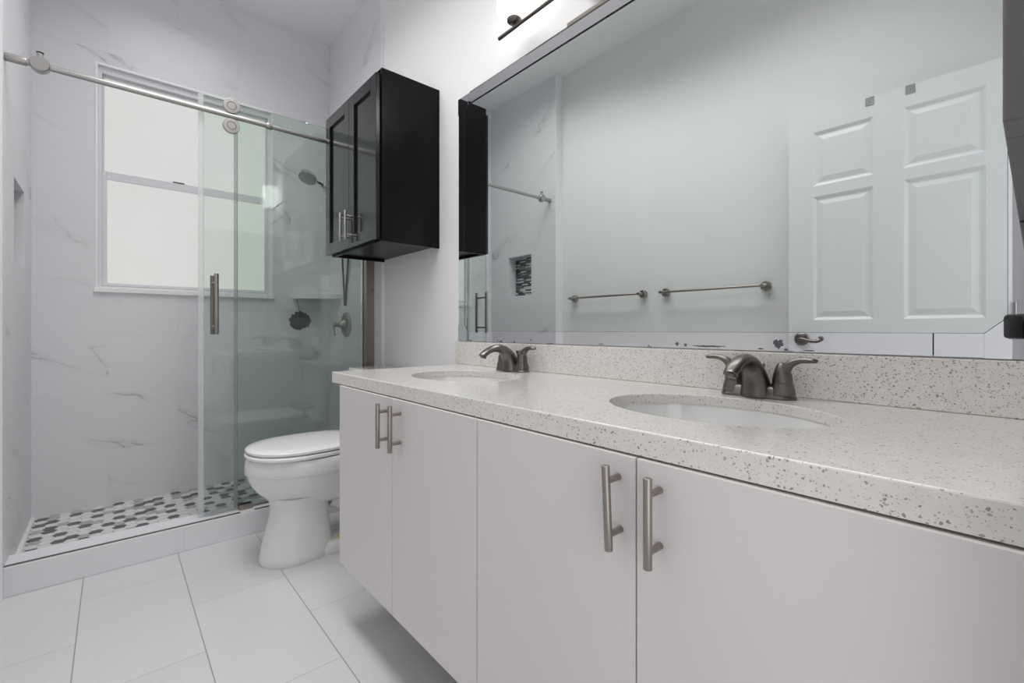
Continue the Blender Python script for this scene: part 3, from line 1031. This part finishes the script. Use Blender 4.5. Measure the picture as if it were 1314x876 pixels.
def faucet(yc, label):
    t = thing('faucet', label, 'faucet', (1.092, yc, CT), 'dark nickel faucets')
    fxx = 1.092
    # base plate: stadium, flared foot
    def stad(hx, hy, z, n=40):
        out = []
        for k in range(n):
            a = 2 * pi * k / n
            s = math.copysign(1, sin(a))
            out.append(Vector((fxx + cos(a) * hx, yc + sin(a) * hx + s * (hy - hx), z)))
        return out
    bm = bmesh.new()
    rings_to_mesh(bm, [stad(0.0260, 0.078, CT + 0.0003), stad(0.0265, 0.0785, CT + 0.004), stad(0.024, 0.0755, CT + 0.008), stad(0.021, 0.072, CT + 0.022), stad(0.016, 0.066, CT + 0.026)])
    obj('base', bm, M['dark_nickel'], t, smooth=True)
    # spout: broad root that leans forward into a low arch
    path = smooth_path([(1.086, 0.846), (1.083, 0.866), (1.074, 0.890), (1.056, 0.911), (1.030, 0.9235), (1.003, 0.9230), (0.978, 0.9150), (0.960, 0.9040), (0.954, 0.8985)], 4)
    rads = smooth_path([(0.033, 0.034), (0.030, 0.031), (0.025, 0.026), (0.0215, 0.0200), (0.0190, 0.0150), (0.0175, 0.0118), (0.0165, 0.0105), (0.0155, 0.0105), (0.0150, 0.0105)], 4)
    bm = bmesh.new()
    add_sweep(bm, [(a, yc, b) for a, b in path], [(r[0], r[1]) for r in rads], n=24, flat=(0, 1, 0))
    obj('spout', bm, M['dark_nickel'], t, smooth=True)
    obj('aerator', cyl((0.9615, yc, 0.9010), (0.9585, yc, 0.8915), 0.0095, n=20), M['dark_nickel'], t, smooth=True)
    bm = bmesh.new()
    add_cyl(bm, (1.118, yc, CT + 0.022), (1.118, yc, CT + 0.062), 0.0025, n=10)
    add_lathe(bm, (1.118, yc, CT + 0.062), (0, 0, 1), [(0, 0.004), (0.004, 0.0065), (0.010, 0.0065), (0.013, 0.003), (0.0132, 0)], n=14)
    obj('lift_rod', bm, M['dark_nickel'], t, smooth=True)
    for s in (-1, 1):
        cy_ = yc + s * 0.051
        bm = bmesh.new()
        add_lathe(bm, (fxx, cy_, CT + 0.010), (0, 0, 1), [(0, 0.0255), (0.012, 0.0235), (0.024, 0.0205), (0.0245, 0.0195), (0.0265, 0.0195), (0.027, 0.0203), (0.040, 0.0185), (0.054, 0.0150), (0.062, 0.0118), (0.068, 0.008), (0.070, 0.0)], n=28)
        k = obj('handle', bm, M['dark_nickel'], t, smooth=True)
        lv = smooth_path([(cy_ - s * 0.001, 0.880, 0.0150, 0.0150), (cy_ + s * 0.004, 0.899, 0.0130, 0.0120), (cy_ + s * 0.014, 0.9150, 0.0115, 0.0092), (cy_ + s * 0.030, 0.9240, 0.0105, 0.0070), (cy_ + s * 0.047, 0.9260, 0.0108, 0.0062), (cy_ + s * 0.060, 0.9250, 0.0105, 0.0052), (cy_ + s * 0.0655, 0.9240, 0.006, 0.003)], 4)
        bm = bmesh.new()
        add_sweep(bm, [(fxx, p[0], p[1]) for p in lv], [(p[2], p[3]) for p in lv], n=18, flat=(1, 0, 0))
        l = obj('lever', bm, M['dark_nickel'], None, smooth=True)
        l.parent = k
        l.matrix_parent_inverse = (Matrix.Translation(t.location) @ k.matrix_parent_inverse).inverted()
faucet(0.413, 'dark nickel two-handle faucet behind the sink nearest the camera')
faucet(1.250, 'dark nickel two-handle faucet behind the sink at the toilet end')

# ------------------------------------------------------------------ mirror
MY0, MY1, MZ0, MZ1 = -0.010, 1.684, 0.9405, 2.006
ST = 0.043
mi = thing('wall_mirror', 'large mirror with narrow mirrored border above the two sinks', 'mirror', (W - 0.003, (MY0 + MY1) / 2, MZ0))
xa, xb = W - 0.0055, W - 0.0005
cut = 0.028
iy0, iy1, iz0, iz1 = MY0 + ST, MY1 - ST, MZ0 + ST, MZ1 - ST
g = 0.0004
gt, gl = 0.0075, 0.0042      # the joints are wider along the top and the left end
poly = [(iy0 + g, iz0 + cut), (iy0 + cut, iz0 + g), (iy1 - cut, iz0 + g), (iy1 - gl, iz0 + cut), (iy1 - gl, iz1 - cut), (iy1 - cut, iz1 - gt), (iy0 + cut, iz1 - gt), (iy0 + g, iz1 - cut)]
obj('glass', prism(poly, 'x', xa, xb), M['mirror'], mi)
obj('backing', box(W - 0.0018, W - 0.0002, MY0 + 0.002, MY1 - 0.002, MZ0 + 0.002, MZ1 - 0.002), M['black_gap'], mi)
xs = W - 0.0052
gg = 0.0003
YS = 0.1275
for p, mm in (([(iy1 - cut - gg, MZ0), (iy1 - cut - gg, iz0 - gg), (YS + 0.001, iz0 - gg), (YS + 0.001, MZ0)], 'mirror_worn'),
              ([(YS - 0.001, MZ0), (YS - 0.001, iz0 - gg), (iy0 + cut + gg, iz0 - gg), (iy0 + cut + gg, MZ0)], 'mirror_strip'),
              ([(iy1 - cut - gg, MZ1), (iy1 - cut - gg, iz1 + gg), (iy0 + cut + gg, iz1 + gg), (iy0 + cut + gg, MZ1)], 'mirror_strip'),
              ([(MY1, iz0 + cut + gg), (MY1, iz1 - cut - gg), (iy1 + gg, iz1 - cut - gg), (iy1 + gg, iz0 + cut + gg)], 'mirror_strip'),
              ([(MY0, iz0 + cut + gg), (MY0, iz1 - cut - gg), (iy0 - gg, iz1 - cut - gg), (iy0 - gg, iz0 + cut + gg)], 'mirror_strip')):
    bm = prism(p, 'x', xs, xb)
    if p[0][1] == MZ1:                       # the top strip leans out a little
        for v in bm.verts:
            if v.co.x < xs + 1e-4: v.co.x -= (v.co.z - iz1) * 0.017
    obj('border_strip', bm, M[mm], mi)
for sy, sz in ((1, 1), (1, -1), (-1, 1), (-1, -1)):
    Y = MY1 if sy > 0 else MY0
    Z = MZ1 if sz > 0 else MZ0
    iy = iy1 if sy > 0 else iy0
    iz = iz1 if sz > 0 else iz0
    e = 0.003
    p = [(Y + sy * e, Z + sz * 0.001), (iy - sy * cut, Z + sz * 0.001), (iy - sy * cut, iz + sz * 0.001), (iy + sy * 0.001, iz - sz * cut), (Y + sy * e, iz - sz * cut)]
    obj('corner_plate', prism(p, 'x', xs - 0.001, xb), M['mirror_strip'], mi)
random.seed(5)
for y, z, a, b in ((0.391, 0.9570, 0.0105, 0.0095), (0.376, 0.9445, 0.004, 0.002), (0.642, 0.9515, 0.005, 0.0045), (0.618, 0.9490, 0.004, 0.004), (0.555, 0.9475, 0.040, 0.0022), (0.43, 0.9448, 0.006, 0.0016), (0.33, 0.9440, 0.010, 0.0012), (1.22, 0.9520, 0.003, 0.003), (0.90, 0.9450, 0.012, 0.0012)):
    n = 26
    rr = [1 + random.uniform(-0.3, 0.3) for k in range(n)]
    bm = prism([(y + a * rr[k] * cos(2 * pi * k / n), max(MZ0 + 0.001, z + b * rr[k] * sin(2 * pi * k / n))) for k in range(n)], 'x', xs - 0.0003, xs + 0.0002)
    obj('worn_spot', bm, M['worn'], mi)
bm = bmesh.new()
add_box(bm, W - 0.0085, W - 0.0002, MY0, 1.04, MZ1 + 0.0003, MZ1 + 0.014, bev=0.001)
add_box(bm, W - 0.0065, W - 0.0002, 1.04, 1.60, MZ1 + 0.0003, MZ1 + 0.004)
obj('top_channel', bm, M['dark_nickel'], mi)

# ------------------------------------------------------------------ vanity light
vl = thing('vanity_light', 'two-shade brushed nickel vanity light above the mirror', 'light fixture', (W, 0.885, 2.04))
LZ, LX = 2.071, 1.083
obj('back_plate', lathe((W - 0.0003, 0.885, LZ + 0.022), (-1, 0, 0), [(0, 0.060), (0.018, 0.062), (0.024, 0.058), (0.026, 0.045), (0.030, 0.043), (0.031, 0)], n=40), M['nickel'], vl, smooth=True)
bm = bmesh.new()
add_cyl(bm, (W - 0.03, 0.885, LZ + 0.012), (LX, 0.885, LZ), 0.008, n=16)
obj('arm', bm, M['nickel'], vl, smooth=True)
obj('bar', cyl((LX, 1.316, LZ), (LX, 0.445, LZ), 0.0068, n=20, bev=0.0008), M['dark_nickel'], vl, smooth=True)
for yy in (1.230, 0.531):
    bm = bmesh.new()
    add_cyl(bm, (LX, yy, LZ), (LX, yy, LZ + 0.016), 0.006, n=14)
    add_lathe(bm, (LX, yy, LZ + 0.014), (0, 0, 1), [(0, 0.008), (0.001, 0.020), (0.006, 0.026), (0.014, 0.0275), (0.0142, 0)], n=28)
    s = obj('cup', bm, M['dark_nickel'], vl, smooth=True)
    bm = bmesh.new()
    o = [(0.0, 0.030), (0.002, 0.044), (0.008, 0.054), (0.018, 0.060), (0.035, 0.062), (0.19, 0.062), (0.19, 0.059), (0.035, 0.059), (0.018, 0.056), (0.010, 0.050), (0.005, 0.040), (0.003, 0.0)]
    add_lathe(bm, (LX, yy, LZ + 0.0285), (0, 0, 1), o, n=36)
    obj('lamp_shade', bm, M['shade'], vl, smooth=True)

# ------------------------------------------------------------------ dark wall cabinet
UC = thing('wall_cabinet', 'glossy black two-door wall cabinet hung above the toilet', 'cabinet', (1.0, 2.16, 1.372))
UX, UY0, UY1, UZ0, UZ1 = 0.871, 1.850, 2.444, 1.372, 2.117
bm = bmesh.new()
add_box(bm, UX, W - 0.0005, UY0, UY0 + 0.016, UZ0, UZ1, bev=0.001)
add_box(bm, UX, W - 0.0005, UY1 - 0.016, UY1, UZ0, UZ1, bev=0.001)
add_box(bm, UX, W - 0.0005, UY0 + 0.016, UY1 - 0.016, UZ1 - 0.018, UZ1)
add_box(bm, UX, W - 0.0005, UY0 + 0.016, UY1 - 0.016, UZ0 + 0.012, UZ0 + 0.028)
add_box(bm, W - 0.014, W - 0.0005, UY0 + 0.016, UY1 - 0.016, UZ0 + 0.028, UZ1 - 0.018)
add_box(bm, UX, UX + 0.018, UY0 + 0.016, UY1 - 0.016, UZ0, UZ0 + 0.036, bev=0.001)
add_box(bm, UX, UX + 0.018, UY0 + 0.016, UY1 - 0.016, UZ1 - 0.045, UZ1, bev=0.001)
obj('body', bm, M['espresso'], UC)
ymid = 2.158
for a, b, hy in ((UY0 + 0.012, ymid - 0.0015, ymid - 0.030), (ymid + 0.0015, UY1 + 0.028, ymid + 0.032)):
    z0, z1 = UZ0 + 0.008, UZ1 - 0.022
    x0, x1 = UX - 0.022, UX - 0.002
    fr = 0.056
    bm = bmesh.new()
    add_box(bm, x0, x1, a, a + fr, z0, z1, bev=0.0012)
    add_box(bm, x0, x1, b - fr, b, z0, z1, bev=0.0012)
    add_box(bm, x0, x1, a + fr, b - fr, z0, z0 + fr, bev=0.0012)
    add_box(bm, x0, x1, a + fr, b - fr, z1 - fr, z1, bev=0.0012)
    add_box(bm, x0 + 0.010, x1 - 0.002, a + fr - 0.004, b - fr + 0.004, z0 + fr - 0.004, z1 - fr + 0.004)
    d = obj('door', bm, M['espresso_door'], UC)
    bm = bmesh.new()
    hx = x0 - 0.030
    add_cyl(bm, (hx, hy, 1.412), (hx, hy, 1.549), 0.0058, n=18, bev=0.0008)
    for z in (1.436, 1.525):
        add_cyl(bm, (hx, hy, z), (x0, hy, z), 0.0045, n=14)
    k = obj('handle', bm, M['steel'], None, smooth=True)
    k.parent = d
    k.matrix_parent_inverse = (Matrix.Translation(UC.location) @ d.matrix_parent_inverse).inverted()

# ------------------------------------------------------------------ left wall: towel bars, door
def towel_bar(ya, yb, label):
    t = thing('towel_bar', label, 'towel bar', (XP, (ya + yb) / 2, 1.228), 'towel bars on the left wall')
    bm = bmesh.new()
    obj('bar', cyl((XP + 0.062, ya - 0.020, 1.228), (XP + 0.062, yb + 0.020, 1.228), 0.0075, n=18, bev=0.001), M['nickel'], t, smooth=True)
    for y in (ya, yb):
        bm = bmesh.new()
        add_lathe(bm, (XP + 0.0003, y, 1.228), (1, 0, 0), [(0, 0.024), (0.002, 0.026), (0.024, 0.026), (0.028, 0.023), (0.0285, 0.013), (0.070, 0.011), (0.072, 0.009), (0.0722, 0)], n=24)
        obj('post', bm, M['nickel'], t, smooth=True)
towel_bar(1.734, 2.337, 'brushed nickel towel bar nearer the shower')
towel_bar(0.969, 1.567, 'brushed nickel towel bar nearer the open white door')

DXF = -0.300     # door face towards the room
dy0, dy1, dz0, dz1 = 0.063, 0.836, 0.010, 2.050
dd = thing('door_1', 'white six-panel door standing open flat against the left wall', 'door', (DXF - 0.018, dy0, dz0))
dd['kind'] = 'structure'
del dd['category']
panels = [(a * 1.0116, b * 1.0116, (c - 0.99) * 1.0116 + 0.99, (d - 0.99) * 1.0116 + 0.99) for a, b, c, d in
          ((0.131, 0.379, 1.688, 1.950), (0.484, 0.720, 1.688, 1.950), (0.131, 0.379, 1.036, 1.637), (0.484, 0.720, 1.036, 1.637), (0.131, 0.379, 0.200, 0.850), (0.484, 0.720, 0.200, 0.850))]
def panelled_face(bm, x, sgn):
    """front face with sunk, raised-field panels; sgn = outward direction of x"""
    ys = sorted({dy0, dy1, *[p[0] for p in panels], *[p[1] for p in panels]})
    zs = sorted({dz0, dz1, *[p[2] for p in panels], *[p[3] for p in panels]})
    def inside(yc, zc):
        return any(p[0] < yc < p[1] and p[2] < zc < p[3] for p in panels)
    for i in range(len(ys) - 1):
        for j in range(len(zs) - 1):
            if inside((ys[i] + ys[i + 1]) / 2, (zs[j] + zs[j + 1]) / 2): continue
            bm.faces.new([bm.verts.new((x, a, b)) for a, b in ((ys[i], zs[j]), (ys[i + 1], zs[j]), (ys[i + 1], zs[j + 1]), (ys[i], zs[j + 1]))])
    for p in panels:
        steps = [(0.0, 0.0), (0.004, -0.002), (0.014, -0.009), (0.020, -0.009), (0.042, -0.003), (0.044, -0.003)]
        prev = None
        for ins, dep in steps:
            xx_ = x + sgn * dep
            r = [bm.verts.new((xx_, a, b)) for a, b in ((p[0] + ins, p[2] + ins), (p[1] - ins, p[2] + ins), (p[1] - ins, p[3] - ins), (p[0] + ins, p[3] - ins))]
            if prev:
                for k in range(4):
                    bm.faces.new((prev[k], prev[(k + 1) % 4], r[(k + 1) % 4], r[k]))
            prev = r
        bm.faces.new(prev)
bm = bmesh.new()
panelled_face(bm, DXF, 1)
panelled_face(bm, DXF - 0.035, -1)
for (a, b, c, d) in (((dy0, dz0), (dy0, dz1), 0, 0), ((dy1, dz0), (dy1, dz1), 0, 0), ((dy0, dz0), (dy1, dz0), 0, 0), ((dy0, dz1), (dy1, dz1), 0, 0)):
    bm.faces.new([bm.verts.new(v) for v in ((DXF, a[0], a[1]), (DXF, b[0], b[1]), (DXF - 0.035, b[0], b[1]), (DXF - 0.035, a[0], a[1]))])
bmesh.ops.remove_doubles(bm, verts=bm.verts, dist=1e-5)
obj('door_leaf', bm, M['door_white'], dd)
bm = bmesh.new()
add_lathe(bm, (DXF, 0.777, 0.943), (1, 0, 0), [(0, 0.033), (0.005, 0.033), (0.012, 0.026), (0.014, 0.012), (0.040, 0.010), (0.041, 0)], n=32)
add_sweep(bm, smooth_path([(DXF + 0.036, 0.780, 0.943), (DXF + 0.044, 0.763, 0.943), (DXF + 0.045, 0.733, 0.935), (DXF + 0.045, 0.700, 0.933), (DXF + 0.045, 0.678, 0.943), (DXF + 0.045, 0.682, 0.953), (DXF + 0.045, 0.692, 0.951)], 5), [0.0085] * 16 + [0.007] * 10 + [0.0055] * 5, n=12)
obj('door_lever', bm, M['dark_nickel'], dd, smooth=True)
for z in (0.25, 1.05, 1.82):
    obj('hinge', cyl((DXF + 0.004, dy0 - 0.008, z - 0.045), (DXF + 0.004, dy0 - 0.008, z + 0.045), 0.007, n=14), M['hinge'], dd, smooth=True)
for y, lab in ((0.361, 'small metal over-door hook clip nearer the hinges'), (0.503, 'small metal over-door hook clip nearer the lever')):
    bm = bmesh.new()
    w = 0.016
    add_box(bm, DXF - 0.037, DXF + 0.002, y - w, y + w, dz1 + 0.0003, dz1 + 0.0018)
    add_box(bm, DXF + 0.0003, DXF + 0.002, y - w, y + w, dz1 - 0.036, dz1 + 0.0018, bev=0.0003)
    add_cyl(bm, (DXF + 0.002, y, dz1 - 0.018), (DXF + 0.004, y, dz1 - 0.018), 0.0035, n=10)
    tag(obj('over_door_hook', bm, M['hinge']), lab, 'hook', 'hook clips on the open door')

# door frame of the doorway
bm = bmesh.new()
add_box(bm, DX0 - 0.0, DX0 + 0.018, -0.115, -0.016, 0, 2.07)
add_box(bm, DX1 - 0.018, DX1, -0.115, -0.016, 0, 2.07)
add_box(bm, DX0 + 0.018, DX1 - 0.018, -0.115, -0.016, 2.052, 2.07)
struct('trim_6', bm, M['trim'], 'white jamb of the doorway')

# dark framed board on the wall at the end of the vanity
pf = thing('wall_frame', 'dark charcoal framed board on the wall at the right edge', 'picture frame', (0.87, -0.017, 1.19))
fx0, fx1, fz0, fz1 = 0.590, 1.145, 1.172, 1.95
bm = bmesh.new()
fw = 0.055
add_box(bm, fx0, fx0 + fw, -0.0175, 0.020, fz0, fz1, bev=0.002)
add_box(bm, fx1 - fw, fx1, -0.0175, 0.020, fz0, fz1, bev=0.002)
add_box(bm, fx0 + fw, fx1 - fw, -0.0175, 0.020, fz0, fz0 + fw, bev=0.002)
add_box(bm, fx0 + fw, fx1 - fw, -0.0175, 0.020, fz1 - fw, fz1, bev=0.002)
obj('frame', bm, M['frame_dark'], pf)
obj('board', box(fx0 + fw - 0.004, fx1 - fw + 0.004, -0.0172, 0.0135, fz0 + fw - 0.004, fz1 - fw + 0.004), M['picture'], pf)

# ------------------------------------------------------------------ the photographer's camera on its tripod
F = Vector((sin(YAW), cos(YAW), 0)); L = Vector((-cos(YAW), sin(YAW), 0)); U = Vector((0, 0, 1))
def obox(bm, f0, f1, l0, l1, z0, z1, bev=0.004):
    b = bmesh.new()
    add_box(b, f0, f1, l0, l1, z0, z1, bev=bev)
    for v in b.verts:
        v.co = F * v.co.x + L * v.co.y + U * v.co.z
    merge(bm, b)
pc = thing('photo_camera', 'black camera seen at the right edge of the mirror', 'camera', (-0.05, -0.05, 0.95))
bm = bmesh.new()
obox(bm, -0.085, -0.028, -0.075, 0.080, 0.945, 1.030, 0.008)
obox(bm, -0.082, -0.022, 0.078, 0.156, 0.956, 1.046, 0.014)
obox(bm, -0.075, -0.035, -0.03, 0.03, 1.028, 1.058, 0.008)
obj('body', bm, M['black_plastic'], pc, smooth=True)
bm = bmesh.new()
add_lathe(bm, tuple(F * -0.030 + U * 0.99), tuple(F), [(0, 0.036), (0.006, 0.038), (0.016, 0.037), (0.020, 0.034)], n=36)
obj('lens', bm, M['screen'], pc, smooth=True)
tp = thing('tripod', 'black tripod carrying the camera in the doorway', 'tripod', (-0.04, -0.045, 0.0))
cb = F * -0.055
bm = bmesh.new()
add_cyl(bm, tuple(cb + U * 0.60), tuple(cb + U * 0.93), 0.014, n=16)
obj('column', bm, M['black_plastic'], tp, smooth=True)
bm = bmesh.new()
add_lathe(bm, tuple(cb + U * 0.895), (0, 0, 1), [(0, 0.016), (0.01, 0.026), (0.03, 0.026), (0.036, 0.034), (0.0495, 0.034)], n=24)
obj('head', bm, M['black_plastic'], tp, smooth=True)
for k in range(3):
    a = 2 * pi * k / 3 + 0.5
    d = F * cos(a) + L * sin(a)
    bm = bmesh.new()
    add_cyl(bm, tuple(cb + U * 0.72 + d * 0.02), tuple(cb + d * 0.21 + U * 0.001), 0.013, 0.009, n=14)
    obj('leg', bm, M['black_plastic'], tp, smooth=True)
